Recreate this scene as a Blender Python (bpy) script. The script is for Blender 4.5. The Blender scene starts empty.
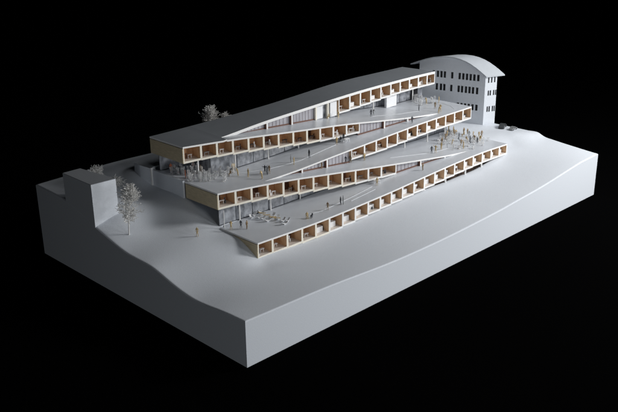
import bpy, bmesh, math, random
import numpy as np
from mathutils import Vector, Matrix
Z = {0: [(1.66, 2.19), (2.57, 2.15), (3.7, 2.235), (4.36, 2.262), (5.05, 2.292), (5.73, 2.322), (6.4, 2.345), (7.1, 2.355), (7.8, 2.358), (8.5, 2.356), (9.12, 2.341)], 1: [(1.66, 2.19), (2.05, 2.172), (2.57, 2.147), (3.03, 2.116), (3.4, 2.09), (4.06, 2.04), (4.7, 1.995), (5.05, 1.975), (5.39, 1.947), (5.74, 1.912), (6.43, 1.842), (7.1, 1.778), (8.0, 1.719)], 2: [(2.66, 1.508), (3.1, 1.512), (3.67, 1.528), (4.34, 1.567), (5, 1.6), (5.75, 1.632), (6.4, 1.662), (7.06, 1.692), (7.7, 1.708), (8.3, 1.712), (9.0, 1.719)], 3: [(1.66, 1.557), (2.34, 1.53), (2.68, 1.512), (3.02, 1.492), (3.35, 1.468), (3.69, 1.436), (4.03, 1.406), (4.36, 1.378), (4.69, 1.348), (5.0, 1.318), (5.34, 1.29), (5.73, 1.257), (6.4, 1.202), (7.1, 1.145), (7.9, 1.11)], 4: [(1.65, 0.947), (2.3, 0.934), (3.0, 0.925), (3.67, 0.937), (4.34, 0.962), (5, 0.986), (5.66, 1.026), (6.31, 1.063), (6.96, 1.095), (7.6, 1.115), (8.2, 1.118), (8.84, 1.1)]}
LINE = {0: ((2.57, 3.63), (9.12, 3.78)), 1: ((1.66, 3.52), (8.0, 2.82)), 2: ((2.66, 2.62), (9.0, 2.63)), 3: ((1.66, 2.61), (7.9, 1.8)), 4: ((1.65, 1.6), (8.84, 1.54))}
POSTS = {4: [1.65, 1.974, 2.311, 2.657, 2.987, 3.325, 3.667, 3.998, 4.343, 4.681, 4.997, 5.324, 5.666, 5.989, 6.313, 6.643, 6.963, 7.291, 7.6, 7.927, 8.243, 8.549, 8.84], 3: [1.66, 2.013, 2.34, 2.677, 3.017, 3.351, 3.688, 4.031, 4.365, 4.69, 5.011, 5.345, 5.735, 6.406, 7.098, 7.9], 2: [2.66, 3.674, 4.337, 5.009, 5.396, 5.748, 6.087, 6.41, 6.737, 7.063, 7.386, 7.713, 8.046, 8.369, 8.683, 9.0], 1: [1.66, 2.021, 2.351, 2.69, 3.029, 3.369, 3.711, 4.057, 4.389, 4.713, 5.049, 5.391, 5.74, 6.428, 7.1, 8.0], 0: [2.57, 3.759, 4.43, 5.115, 5.468, 5.789, 6.136, 6.474, 6.814, 7.155, 7.496, 7.826, 8.16, 8.491, 8.822, 9.12]}
PEOPLE = [
    [1.152, 2.562, -1, 'gold', 'stand', 'brass figure standing alone on the open ground left of the building'],
    [1.718, 2.361, 0.946, 'gold', 'lean', 'orange-gold figure nearest the left glazed corner of the lowest terrace'],
    [1.883, 2.298, 0.942, 'dark', 'stand', 'dark figure between two brass ones at the left end of the lowest terrace'],
    [1.941, 2.209, 0.941, 'brown', 'stand', 'brown figure by the white column on the lowest terrace'],
    [2.848, 2.777, 0.927, 'gold', 'stand', 'small figure standing behind the white loungers on the lowest terrace'],
    [3.026, 1.851, 0.925, 'gold', 'sit', 'brass figure crouching beside the tiny dark dog on the lowest ramp'],
    [3.554, 1.855, 0.935, 'brown', 'stand', 'olive figure walking alone up the lowest ramp, below the pair'],
    [3.892, 1.855, 0.945, 'dark', 'stand', 'left figure of the grey pair on the lowest ramp'],
    [3.936, 1.832, 0.947, 'grey', 'stand', 'right figure of the grey pair on the lowest ramp'],
    [5.047, 1.983, 0.989, 'gold', 'stand', 'brass figure in front of the white table outside the bays of the middle bar'],
    [6.222, 1.801, 1.058, 'brown', 'stand', 'brown figure in front of the narrow glass wedge high on the lowest ramp'],
    [4.193, 2.639, 1.392, 'brown', 'stand', 'brown figure by the second post of the long glass wedge on the middle bar'],
    [4.857, 2.632, 1.332, 'dark', 'stand', 'grey figure in front of the brown framed glazing on the middle ramp'],
    [5.005, 2.642, 1.318, 'brown', 'stand', 'brown figure leaning on the white post where the glazing meets the first open bay'],
    [5.368, 2.601, 1.288, 'gold', 'stand', 'tan figure outside the second open bay on the middle ramp'],
    [6.999, 2.186, 1.153, 'dark', 'stand', 'dark figure, leftmost of three in a row left of the right-hand crowd'],
    [7.112, 2.169, 1.144, 'gold', 'wave', 'gold figure, middle one of three in a row left of the right-hand crowd'],
    [7.413, 2.248, 1.131, 'gold', 'stand', 'gold figure, right one of three in a row left of the right-hand crowd'],
    [2.785, 2.743, 1.509, 'gold', 'lean', 'gold and brown figure nearest the front edge on the upper ramp'],
    [3.006, 2.912, 1.511, 'dark', 'wave', 'dark figure with raised arms in the cluster on the upper ramp'],
    [3.01, 2.857, 1.511, 'dark', 'stand', 'dark figure in the middle of the cluster on the upper ramp'],
    [3.074, 2.87, 1.512, 'brown', 'stand', 'brown figure at the right of the cluster on the upper ramp'],
    [3.712, 2.887, 1.53, 'gold', 'stand', 'gold figure on the upper ramp beside the thin white curb'],
    [3.764, 3.024, 1.533, 'grey', 'stand', 'pale grey figure just behind the gold one by the white curb'],
    [4.149, 2.924, 1.556, 'dark', 'stand', 'dark slim figure alone behind the white curb of the upper ramp'],
    [5.044, 3.053, 1.602, 'gold', 'stand', 'gold figure at the top end of the white curb under the bays'],
    [5.225, 3.109, 1.61, 'dark', 'sit', 'dark seated figure at the white table under the top bar'],
    [5.296, 3.102, 1.613, 'dark', 'stand', 'dark figure standing at the white table under the top bar'],
    [2.703, 3.457, 1.508, 'gold', 'stand', 'tall gold figure among the clear blocks under the top bar'],
    [2.586, 3.175, 1.517, 'gold', 'lean', 'gold figure leaning forward at the edge of the clear blocks under the top bar'],
    [2.483, 3.26, 1.522, 'brown', 'sit', 'brown figure seated left of the two gold figures by the clear blocks'],
    [2.69, 3.011, 1.508, 'gold', 'stand', 'slim gold figure standing apart to the right of the clear blocks'],
    [2.597, 3.882, 1.516, 'brown', 'stand', 'brown figure near the back glazing among the clear blocks'],
    [2.454, 3.527, 1.524, 'dark', 'sit', 'dark seated figure between the clear blocks under the top bar'],
    [1.832, 4.175, 1.55, 'red', 'stand', 'orange figure at the far left of the clear blocks, above the retaining wall'],
    [1.898, 4.015, 1.548, 'dark', 'stand', 'dark figure above the curved retaining wall'],
    [1.799, 3.69, 1.551, 'red', 'stand', 'orange-red figure at the back left corner of the second bar roof'],
    [2.152, 3.705, 1.537, 'brown', 'stand', 'brown figure near the left end of the terrace behind clear blocks'],
    [2.207, 3.995, 1.535, 'red', 'stand', 'small orange figure under the front corner of the top bar'],
    [5.454, 3.662, 1.941, 'gold', 'sit', 'gold figure seated by the white door panels below the roof'],
    [5.665, 3.599, 1.919, 'gold', 'stand', 'gold figure standing at the first open bay below the roof'],
    [6.428, 3.374, 1.842, 'dark', 'stand', 'dark figure of the pair on the topmost terrace'],
    [6.544, 3.409, 1.831, 'grey', 'lean', 'grey figure of the pair on the topmost terrace'],
    [7.863, 3.234, 1.709, 'dark', 'stand', 'dark figure alone near the end of the topmost terrace'],
    [8.055, 2.835, 1.71, 'gold', 'lean', 'large gold figure in front at the end of the topmost terrace'],
    [8.183, 2.886, 1.711, 'gold', 'wave', 'gold figure with raised arm at the end of the topmost terrace'],
    [8.77, 3.375, 1.717, 'gold', 'stand', 'gold figure at the back of the group on the topmost terrace'],
    [8.281, 3.108, 1.712, 'brown', 'stand', 'brown figure at the left of the gold group on the topmost terrace'],
    [8.511, 3.533, 1.714, 'gold', 'lean', 'gold figure leaning by the clear panels on the topmost terrace'],
    [7.031, 2.753, 1.691, 'dark', 'stand', 'dark figure standing on the ramp below the topmost terrace edge'],
]
CROWD = [[8.544, 2.885, 1.11], [8.521, 2.729, 1.11], [7.947, 2.36, 1.11], [8.219, 2.385, 1.11], [7.856, 1.996, 1.112], [8.832, 2.587, 1.11], [8.668, 2.427, 1.11], [8.285, 2.132, 1.11], [8.4, 2.02, 1.11], [8.763, 2.23, 1.11], [8.615, 2.085, 1.11], [8.646, 2.546, 1.11], [8.709, 2.347, 1.11], [8.732, 3.039, 1.11], [8.739, 2.907, 1.11], [8.418, 2.519, 1.11], [8.762, 2.638, 1.11], [7.987, 2.15, 1.11], [7.847, 2.557, 1.112], [8.069, 2.626, 1.11], [8.469, 2.139, 1.11], [8.684, 2.794, 1.11], [8.392, 2.302, 1.11], [8.316, 2.77, 1.11], [8.857, 2.223, 1.11]]
CLEAR_A = [[1.886, 4.232, 1.548], [1.902, 4.193, 1.547], [1.868, 4.108, 1.549], [1.828, 3.959, 1.55], [1.968, 4.103, 1.545], [1.975, 4.071, 1.544], [2.027, 4.105, 1.542], [1.881, 3.854, 1.548], [2.01, 3.893, 1.543], [1.843, 3.643, 1.55], [1.779, 3.487, 1.552], [2.115, 3.871, 1.539], [1.889, 3.535, 1.548], [2.11, 3.777, 1.539], [2.166, 3.8, 1.537], [1.875, 3.35, 1.548], [2.118, 3.631, 1.539], [2.031, 3.452, 1.542], [1.938, 3.283, 1.546], [2.128, 3.493, 1.538], [2.142, 3.456, 1.538], [2.206, 3.507, 1.535], [2.349, 3.607, 1.53], [2.109, 3.29, 1.539], [2.171, 3.306, 1.537], [2.274, 3.376, 1.533], [2.366, 3.416, 1.529], [2.372, 3.401, 1.528], [2.364, 3.33, 1.529], [2.18, 3.068, 1.536], [2.277, 3.139, 1.533], [2.506, 3.343, 1.521], [2.454, 3.268, 1.524]]
CLEAR_B = [[8.366, 2.07, 1.11], [8.373, 2.655, 1.11], [8.188, 2.585, 1.11], [7.829, 2.466, 1.113], [7.963, 1.818, 1.11], [8.286, 2.838, 1.11], [8.305, 1.813, 1.11], [7.773, 2.026, 1.116], [8.051, 2.002, 1.11], [8.573, 2.739, 1.11], [7.731, 2.027, 1.117], [8.444, 2.926, 1.11], [8.673, 2.265, 1.11], [8.685, 2.825, 1.11], [8.679, 2.914, 1.11], [8.451, 2.92, 1.11], [8.068, 2.648, 1.11], [7.599, 2.071, 1.123], [8.074, 2.561, 1.11], [8.611, 2.233, 1.11], [8.662, 2.036, 1.11]]
CLEAR_C = [[8.519, 3.742, 1.714], [8.447, 3.816, 1.713], [8.313, 3.573, 1.712], [8.674, 3.488, 1.716], [8.518, 3.877, 1.714], [8.609, 3.813, 1.715], [8.316, 3.587, 1.712], [8.645, 3.907, 1.715], [8.676, 3.428, 1.716]]
SHELLS = [[2.329, 2.539, 0.934], [2.442, 2.602, 0.932], [2.417, 2.452, 0.932], [2.44, 2.359, 0.932], [2.431, 2.23, 0.932], [2.624, 2.313, 0.93], [2.626, 2.172, 0.93], [2.619, 2.041, 0.93], [2.542, 1.914, 0.931], [2.627, 2.596, 0.93], [2.677, 1.982, 0.929]]
RECLINE = [[2.56, 2.52, 0.931], [2.549, 2.389, 0.931], [2.558, 2.24, 0.931], [2.575, 2.154, 0.93]]
CAM_R, CAM_U, CAM_B, CAM_C = [0.712341, -0.701717, -0.012812], [0.255773, 0.24256, 0.935812], [-0.653567, -0.669894, 0.352266], [-6.695407, -8.168104, 6.41137]
ROOFCOL = (.225,.24,.26)
LIGHTS = [
 ('softbox_key', (12,-5,7), (6,1.5,.8), 3, 3, 960, (1,.995,.985)),
 ('softbox_front', (10,-16,3), (5,1,1), 4, 3, 830, (.97,.99,1)),
 ('softbox_low', (1,-16,6), (4,1,1), 5, 4, 400, (.95,.98,1)),
 ('softbox_fill', (-14,-8,1.5), (0,2,.6), 3, 3, 165, (.93,.97,1)),
 ('softbox_back', (11,1,8), (6,2,.8), 3, 3, 120, (.95,.98,1)),
]

random.seed(11)
scene = bpy.context.scene
COL = scene.collection

# ------------------------------------------------------------------ helpers
def lerp(tab, x):
    return float(np.interp(x, [a for a, b in tab], [b for a, b in tab]))
def _zl(k, x):
    T = Z[k]
    if x < T[0][0]: return T[0][1] + (x-T[0][0])*(T[1][1]-T[0][1])/(T[1][0]-T[0][0])
    if x > T[-1][0]: return T[-1][1] + (x-T[-1][0])*(T[-1][1]-T[-2][1])/(T[-1][0]-T[-2][0])
    return lerp(T, x)
_zc = {}
def zd(k, x):
    key = (k, round(float(x), 4))
    if key not in _zc:
        ws = [(d, math.exp(-(d/.3)**2)) for d in (-.6,-.45,-.3,-.15,0,.15,.3,.45,.6)]
        _zc[key] = sum(w*_zl(k, x+d) for d, w in ws)/sum(w for d, w in ws)
    return _zc[key]
def yl(k, x):
    (x0, y0), (x1, y1) = LINE[k]
    return y0 + (y1 - y0) * (x - x0) / (x1 - x0)

class MB:
    """collects geometry, links it as one mesh object"""
    def __init__(s): s.v = []; s.f = []; s.m = []
    def add(s, vs, fs, mi=0):
        b = len(s.v); s.v += [tuple(v) for v in vs]
        s.f += [tuple(b + i for i in f) for f in fs]; s.m += [mi] * len(fs)
    def box(s, x0, x1, y0, y1, z0, z1, mi=0):
        s.hexa([(x0,y0,z0),(x1,y0,z0),(x1,y1,z0),(x0,y1,z0),(x0,y0,z1),(x1,y0,z1),(x1,y1,z1),(x0,y1,z1)], mi)
    def hexa(s, p, mi=0):
        s.add(p, [(3,2,1,0),(4,5,6,7),(0,1,5,4),(1,2,6,5),(2,3,7,6),(3,0,4,7)], mi)
    def bar(s, a, b, r, n=6, mi=0, r2=None):
        a = Vector(a); b = Vector(b); d = (b - a)
        if d.length < 1e-6: return
        d.normalize(); u = d.orthogonal().normalized(); w = d.cross(u)
        r2 = r if r2 is None else r2
        vs = [a + (u*math.cos(t) + w*math.sin(t))*r for t in [2*math.pi*i/n for i in range(n)]]
        vs += [b + (u*math.cos(t) + w*math.sin(t))*r2 for t in [2*math.pi*i/n for i in range(n)]]
        s.add(vs, [(i, (i+1)%n, n+(i+1)%n, n+i) for i in range(n)] + [tuple(range(n))[::-1], tuple(range(n, 2*n))], mi)
    def prism(s, pts, z0, z1, mi=0):
        n = len(pts)
        z0s = z0 if isinstance(z0, (list, tuple)) else [z0]*n
        z1s = z1 if isinstance(z1, (list, tuple)) else [z1]*n
        s.add([(p[0], p[1], z) for p, z in zip(pts, z0s)] + [(p[0], p[1], z) for p, z in zip(pts, z1s)],
              [tuple(range(n))[::-1], tuple(range(n, 2*n))] + [(i, (i+1)%n, n+(i+1)%n, n+i) for i in range(n)], mi)
    def build(s, name, mats, parent=None, smooth=False, bevel=0):
        me = bpy.data.meshes.new(name); me.from_pydata(s.v, [], s.f)
        for m in (mats if isinstance(mats, (list, tuple)) else [mats]): me.materials.append(m)
        me.polygons.foreach_set('material_index', s.m)
        bm = bmesh.new(); bm.from_mesh(me); bmesh.ops.recalc_face_normals(bm, faces=bm.faces); bm.to_mesh(me); bm.free()
        if smooth: me.shade_smooth()
        me.update()
        o = bpy.data.objects.new(name, me); COL.objects.link(o)
        if bevel:
            b = o.modifiers.new('bevel', 'BEVEL'); b.width = bevel; b.segments = 2; b.limit_method = 'ANGLE'
        if parent is not None: o.parent = parent
        return o

def tag(o, label=None, cat=None, group=None, kind=None):
    if label: o['label'] = label
    if cat: o['category'] = cat
    if group: o['group'] = group
    if kind: o['kind'] = kind
    return o
def empty(name, loc=(0,0,0), rz=0):
    o = bpy.data.objects.new(name, None); o.empty_display_size = .05
    o.location = loc; o.rotation_euler = (0,0,rz); COL.objects.link(o); return o

# ------------------------------------------------------------------ materials
def mat(name, col, rough=.6, spec=.5, noise=0, nscale=20, bump=0, bscale=200, metal=0, trans=0, alpha=1, stretch=None, col2=None, ior=1.45, coat=0):
    m = bpy.data.materials.new(name); m.use_nodes = True
    nt = m.node_tree; b = nt.nodes['Principled BSDF']
    b.inputs['Base Color'].default_value = (*col, 1)
    b.inputs['Roughness'].default_value = rough
    b.inputs['Specular IOR Level'].default_value = spec
    b.inputs['Metallic'].default_value = metal
    b.inputs['Transmission Weight'].default_value = trans
    b.inputs['Alpha'].default_value = alpha
    b.inputs['IOR'].default_value = ior
    b.inputs['Coat Weight'].default_value = coat
    if noise or bump:
        tc = nt.nodes.new('ShaderNodeTexCoord'); mp = nt.nodes.new('ShaderNodeMapping')
        nt.links.new(tc.outputs['Object'], mp.inputs[0])
        if stretch: mp.inputs['Scale'].default_value = stretch
    if noise:
        n = nt.nodes.new('ShaderNodeTexNoise'); n.inputs['Scale'].default_value = nscale; n.inputs['Detail'].default_value = 5
        nt.links.new(mp.outputs[0], n.inputs['Vector'])
        r = nt.nodes.new('ShaderNodeValToRGB')
        c2 = col2 if col2 else tuple(c*(1-noise) for c in col)
        r.color_ramp.elements[0].position = .32; r.color_ramp.elements[1].position = .68
        r.color_ramp.elements[0].color = (*c2, 1); r.color_ramp.elements[1].color = (*col, 1)
        nt.links.new(n.outputs['Fac'], r.inputs[0]); nt.links.new(r.outputs[0], b.inputs['Base Color'])
    if bump:
        n2 = nt.nodes.new('ShaderNodeTexNoise'); n2.inputs['Scale'].default_value = bscale; n2.inputs['Detail'].default_value = 3
        nt.links.new(mp.outputs[0], n2.inputs['Vector'])
        bp_ = nt.nodes.new('ShaderNodeBump'); bp_.inputs['Strength'].default_value = bump; bp_.inputs['Distance'].default_value = .01
        nt.links.new(n2.outputs['Fac'], bp_.inputs['Height']); nt.links.new(bp_.outputs[0], b.inputs['Normal'])
    return m

M = {}
M['foam']   = mat('white_foam', (.72,.757,.815), .75, .25, noise=.09, nscale=70, bump=.13, bscale=55)
M['plaster']= mat('white_card', (.72,.755,.81), .7, .3, noise=.07, nscale=50, bump=.05, bscale=120)
M['deck']   = mat('white_deck', (.65,.68,.73), .30, .5, noise=.06, nscale=5, bump=.03, bscale=90)
M['roof']   = mat('grey_roof_card', ROOFCOL, .55, .35, noise=.05, nscale=4, bump=.05, bscale=120)
M['edge']   = mat('cream_edge', (.90,.85,.74), .5, .4, noise=.06, nscale=14)
M['edgew']  = mat('white_edge', (.87,.865,.855), .5, .4)
M['ply']    = mat('plywood_side', (.62,.52,.35), .6, .3, noise=.25, nscale=9, stretch=(1,1,9), bump=.04, bscale=60)
M['wood']   = mat('wood_wall', (.60,.34,.18), .6, .3, noise=.45, nscale=7, stretch=(1,1,.25), col2=(.36,.17,.08))
M['wood2']  = mat('wood_partition', (.82,.57,.36), .6, .3, noise=.3, nscale=10, stretch=(1,1,.3), col2=(.62,.40,.23))
M['door']   = mat('dark_wood', (.10,.04,.02), .55, .35, noise=.4, nscale=20)
M['floor']  = mat('pale_floor', (.80,.74,.68), .45, .4, noise=.1, nscale=10)
M['rail']   = mat('brown_rail', (.20,.10,.07), .5, .4, noise=.3, nscale=30)
M['mull']   = mat('grey_mullion', (.34,.29,.30), .5, .4)
M['film']   = mat('frosted_film', (.47,.46,.50), .3, .6, noise=.25, nscale=9, stretch=(1,1,.3))
M['glassw'] = mat('grey_glazing', (.40,.42,.46), .2, .6, noise=.5, nscale=13, stretch=(1,1,.7), col2=(.15,.16,.18), bump=.05, bscale=12)  # mottling in the colour stands in for reflections of the clear pieces
M['dglass'] = mat('dark_glazing', (.20,.14,.11), .2, .6, noise=.7, nscale=9, stretch=(1,1,.2), col2=(.03,.024,.022))  # upright brown streaks paint in the reflection of wood slats
M['acrylic']= mat('clear_acrylic', (1,1,1), .12, .6, trans=.82, ior=1.2, bump=.1, bscale=30)
M['twig']   = mat('pale_twig', (.86,.85,.83), .8, .2, noise=.2, nscale=12)
M['roof2']  = mat('grey_card', (.32,.335,.36), .6, .3, noise=.06, nscale=30)
M['vault']  = mat('vault_card', (.50,.53,.57), .6, .3, noise=.05, nscale=6)
M['whitec'] = mat('pale_strip', (.76,.78,.81), .5, .3)
M['black']  = mat('black_velvet', (.0015,.0015,.0016), 1, 0)
M['win']    = mat('dark_opening', (.012,.012,.014), .5, .3)
M['gold']   = mat('brass', (.62,.46,.23), .42, .5, metal=.3, noise=.3, nscale=30)
M['dark']   = mat('dark_metal', (.05,.055,.065), .5, .5, metal=.3)
M['brown']  = mat('bronze', (.32,.22,.12), .45, .5, metal=.25, noise=.3, nscale=30)
M['grey']   = mat('grey_metal', (.28,.29,.30), .45, .5, metal=.4)
M['red']    = mat('copper_red', (.42,.12,.05), .5, .5, metal=.2)
M['whitep'] = mat('white_plastic', (.85,.86,.88), .35, .5)
M['carp']   = mat('dark_car_paint', (.06,.065,.07), .3, .6)

# ------------------------------------------------------------------ terrain
GP = [ # x, y, z control points of the carved base
(0,0,.738),(0,.49,.719),(0,1.15,.672),(0,1.68,.741),(0,2.22,.862),(0,2.88,.885),(0,3.3,.955),(0,3.85,1.085),(0,4.5,1.28),(0,4.95,1.345),(0,5.82,1.37),
(.34,0,.729),(1.1,0,.712),(1.86,0,.686),(2.38,0,.655),(3.07,0,.617),(4.04,0,.598),(4.45,0,.598),(5.03,0,.608),(6.42,0,.66),(6.91,0,.695),(8.43,0,.82),(9.3,0,.91),(10,0,.935),
(10,.6,.985),(10,1.1,1.035),(10,1.33,1.07),(10,1.47,1.13),(10,1.7,1.13),(10,2,1.13),(10,2.6,1.13),(10,4,1.14),(10,5.8,1.14),
(1.64,1.5,.635),(1.64,1.73,.745),(1.64,2.0,.875),(1.64,2.2,.912),(1.64,2.57,.928),(1.6,2.75,.98),(1.6,3.1,1.12),(1.6,3.52,1.25),(1.62,4.0,1.27),(1.64,4.49,1.28),(1.58,5.0,1.42),(1.8,5.5,1.42),
(1.1,2.5,.925),(.32,3.34,1.0),(.9,3.4,1.06),(.47,3.84,1.2),(1.0,4.5,1.27),(1,5.3,1.4),(1,5.82,1.40),(2.4,5.84,1.41),(5,5.84,1.33),(8,5.84,1.2),
(.8,1.7,.765),(1.3,2.0,.83),(.7,2.4,.885),(1.3,1.55,.715),(1.64,1.15,.64),(1.2,.9,.675),(.6,1.0,.69),
(2.3,1.5,.635),(3,1.5,.612),(3.67,1.5,.632),(4.34,1.5,.66),(5,1.5,.69),(5.7,1.5,.72),(6.13,1.5,.728),(6.7,1.5,.712),(7.17,1.5,.72),(7.85,1.5,.728),(8.2,1.5,.775),(8.64,1.5,.82),(8.95,1.52,.90),(9.3,1.7,1.0),
(9.27,2.08,1.10),(9.5,1.80,1.115),(9.77,1.60,1.125),(9.77,1.42,1.06),(9.5,1.58,1.05),(9.75,2.0,1.13),(9.0,2.3,1.08),(9.2,3,1.12),(9.6,2.7,1.135),(9.6,4,1.14),(9.6,5.5,1.15),(9.4,2.45,1.115),
(3,3,.9),(5,3,.9),(7,3,.95),(8.3,2.5,1.0)]
P_ = np.array(GP)
def U(r): return np.where(r > 1e-9, r*r*np.log(np.maximum(r, 1e-9)), 0)
n_ = len(P_); R_ = np.hypot(P_[:,None,0]-P_[None,:,0], P_[:,None,1]-P_[None,:,1])
A_ = np.zeros((n_+3, n_+3)); A_[:n_,:n_] = U(R_) + np.eye(n_)*.0008
A_[:n_,n_:] = np.c_[np.ones(n_), P_[:,:2]]; A_[n_:,:n_] = A_[:n_,n_:].T
W_ = np.linalg.solve(A_, np.r_[P_[:,2], 0, 0, 0])
def gz(x, y):
    x = np.asarray(x, float); y = np.asarray(y, float)
    r = np.hypot(x[...,None]-P_[:,0], y[...,None]-P_[:,1])
    return (U(r) @ W_[:n_]) + W_[n_] + W_[n_+1]*x + W_[n_+2]*y
LX, LY = 10.0, 5.84
NX, NY = 250, 146
xs = np.linspace(0, LX, NX+1); ys = np.linspace(0, LY, NY+1)
# place grid lines on the edges of the pit below the building
def snap(a, v):
    i = int(np.argmin(abs(a-v))); a[i] = v
for v in (1.72, 1.76, 8.72, 8.76): snap(xs, v)
for v in (1.63, 1.67, 2.58, 2.62, 4.40, 4.44): snap(ys, v)
XX, YY = np.meshgrid(xs, ys)
ZZ = gz(XX, YY)
c_ = .014
XT = XX.copy(); YT = YY.copy()
XT[:,0] += c_; XT[:,-1] -= c_; YT[0,:] += c_; YT[-1,:] -= c_
pit = (XX < 8.74) & (YY > 1.65) & (YY < 4.42) & (((XX > 1.74) & (YY < 2.60)) | (XX > 2.6))
ZZ = np.where(pit, .42, ZZ)
back = (XX > 1.74) & (XX < 9.2) & (YY >= 4.42)
verts = []; faces = []
W1 = NX+1
for j in range(NY+1):
    for i in range(NX+1): verts.append((XT[j,i], YT[j,i], ZZ[j,i]))
for j in range(NY):
    for i in range(NX): faces.append((j*W1+i, j*W1+i+1, (j+1)*W1+i+1, (j+1)*W1+i))
rim = [(0,i) for i in range(NX+1)] + [(j,NX) for j in range(1,NY+1)] + [(NY,i) for i in range(NX-1,-1,-1)] + [(j,0) for j in range(NY-1,0,-1)]
b1 = len(verts)
for j,i in rim: verts.append((XX[j,i], YY[j,i], ZZ[j,i]-c_))
b2 = len(verts)
for j,i in rim: verts.append((XX[j,i], YY[j,i], 0.0))
nr = len(rim)
for k in range(nr):
    a = rim[k]; b = rim[(k+1)%nr]
    faces.append((b1+k, b1+(k+1)%nr, b[0]*W1+b[1], a[0]*W1+a[1]))
    faces.append((b2+k, b2+(k+1)%nr, b1+(k+1)%nr, b1+k))
faces.append(tuple(b2+k for k in range(nr))[::-1])
me = bpy.data.meshes.new('terrain'); me.from_pydata(verts, [], faces); me.materials.append(M['foam'])
me.polygons.foreach_set('use_smooth', [k < NX*NY for k in range(len(faces))]); me.update()
terrain = bpy.data.objects.new('terrain', me); COL.objects.link(terrain)
tag(terrain, 'pale grey carved foam base block of the model with an undulating top', kind='structure')
t = MB(); t.add([(-60,-60,-.004),(80,-60,-.004),(80,80,-.004),(-60,80,-.004)], [(0,1,2,3)])
tag(t.build('table_surface', M['black']), 'black cloth surface under the model, lost in darkness', kind='structure')

# ------------------------------------------------------------------ the terraced building
B = empty('terraced_building', (5.2, 3.0, .6))
tag(B, 'long white and wood zigzag building of stacked ramped bars with rows of open bays', 'building')
def part(mb, name, mats, parent=None, **k):
    o = mb.build(name, mats, None, **k)
    p = parent if parent is not None else B
    o.parent = p
    o.matrix_parent_inverse = Matrix.Translation(-world_of(p))
    return o
def world_of(p):
    v = Vector((0,0,0))
    if p.parent is None: return Vector(p.location)
    return v   # parts carry world coordinates with identity transforms after the inverse

TH = .03
def smooth_top(o):
    o.data.shade_smooth(); o.data.set_sharp_from_angle(angle=.5); return o
def deck(k, cols, name, material, ztop=None, zback=None):
    """cols: list of (x, yfront, yback). sloped sheet with thickness; front/side edge white"""
    mb = MB(); n = len(cols)
    vt = []
    for (x, yf, yb, z0, z1) in cols: vt += [(x, yf, z0), (x, yb, z1), (x, yf, z0-TH), (x, yb, z1-TH)]
    mb.v = vt
    for i in range(n-1):
        a = 4*i; b = a+4
        mb.f += [(a, b, b+1, a+1), (a+3, b+3, b+2, a+2), (a+2, b+2, b, a), (a+1, b+1, b+3, a+3)]
        mb.m += [0, 0, 1, 1]
    e = 4*(n-1)
    mb.f += [(0, 1, 3, 2), (e+2, e+3, e+1, e)]; mb.m += [1, 1]
    return smooth_top(part(mb, name, [material, M['edgew']]))
def xrange(a, b, st=.08):
    n = max(2, int((b-a)/st)); return [a+(b-a)*i/n for i in range(n+1)]
ZB_ = [(1.66,2.187),(2.69,2.2),(4.07,2.235),(5.0,2.28),(5.9,2.345),(6.77,2.395),(8.8,2.39)]
def zback0(x): return sum(lerp(ZB_, x+d) for d in (-.5,-.3,-.1,.1,.3,.5))/6
cols = [(x, yl(1,x), 4.52, zd(1,x) if x<2.57 else zd(0,x), zback0(x)) for x in xrange(1.66, 2.57)]
deck(0, cols, 'roof', M['roof'])
cols = []
for x in xrange(2.57, 9.12):
    u = (x-2.57)/(9.12-2.57); xb = 2.57 + u*(8.82-2.57)
    cols.append((x, yl(0,x), 4.52, zd(0,x) - (zd(0,2.57)-zd(1,2.57))*math.exp(-(x-2.57)/.35), zback0(xb), xb))
mb = MB()
for (x, yf, yb, z0, z1, xb) in cols: mb.v += [(x,yf,z0),(xb,yb,z1),(x,yf,z0-TH-.026),(xb,yb,z1-TH)]
for i in range(len(cols)-1):
    a = 4*i; b = a+4
    mb.f += [(a,b,b+1,a+1),(a+3,b+3,b+2,a+2),(a+2,b+2,b,a),(a+1,b+1,b+3,a+3)]; mb.m += [0,0,1,1]
e = 4*(len(cols)-1); mb.f += [(0,1,3,2),(e+2,e+3,e+1,e)]; mb.m += [1,1]
smooth_top(part(mb, 'roof', [M['roof'], M['edgew']]))
deck(1, [(x, yl(1,x), 4.46, zd(1,x), zd(1,x)) for x in xrange(2.571, 8.0)], 'ramp_deck', M['deck'])
deck(2, [(x, yl(2,x), 4.44, zd(2,x), zd(2,x)) for x in xrange(2.661, 8.0)], 'ramp_deck', M['deck'])
deck(2, [(x, yl(2,x), 4.30, zd(2,x), zd(2,x)) for x in xrange(8.001, 9.0)], 'ramp_deck', M['deck'])
deck(3, [(x, yl(3,x), 4.44, zd(3,x), zd(3,x)) for x in xrange(1.66, 2.66)], 'ramp_deck', M['deck'])
deck(3, [(x, yl(3,x), 3.50, zd(3,x), zd(3,x)) for x in xrange(2.661, 7.9)], 'ramp_deck', M['deck'])
deck(4, [(x, yl(4,x), 2.68 if x > 1.8 else 2.57, zd(4,x), zd(4,x)) for x in xrange(1.65, 7.9)], 'ramp_deck', M['deck'])
deck(4, [(x, yl(4,x), 3.30, zd(4,x), zd(4,x)) for x in xrange(7.901, 8.84)], 'ramp_deck', M['deck'])

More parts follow.
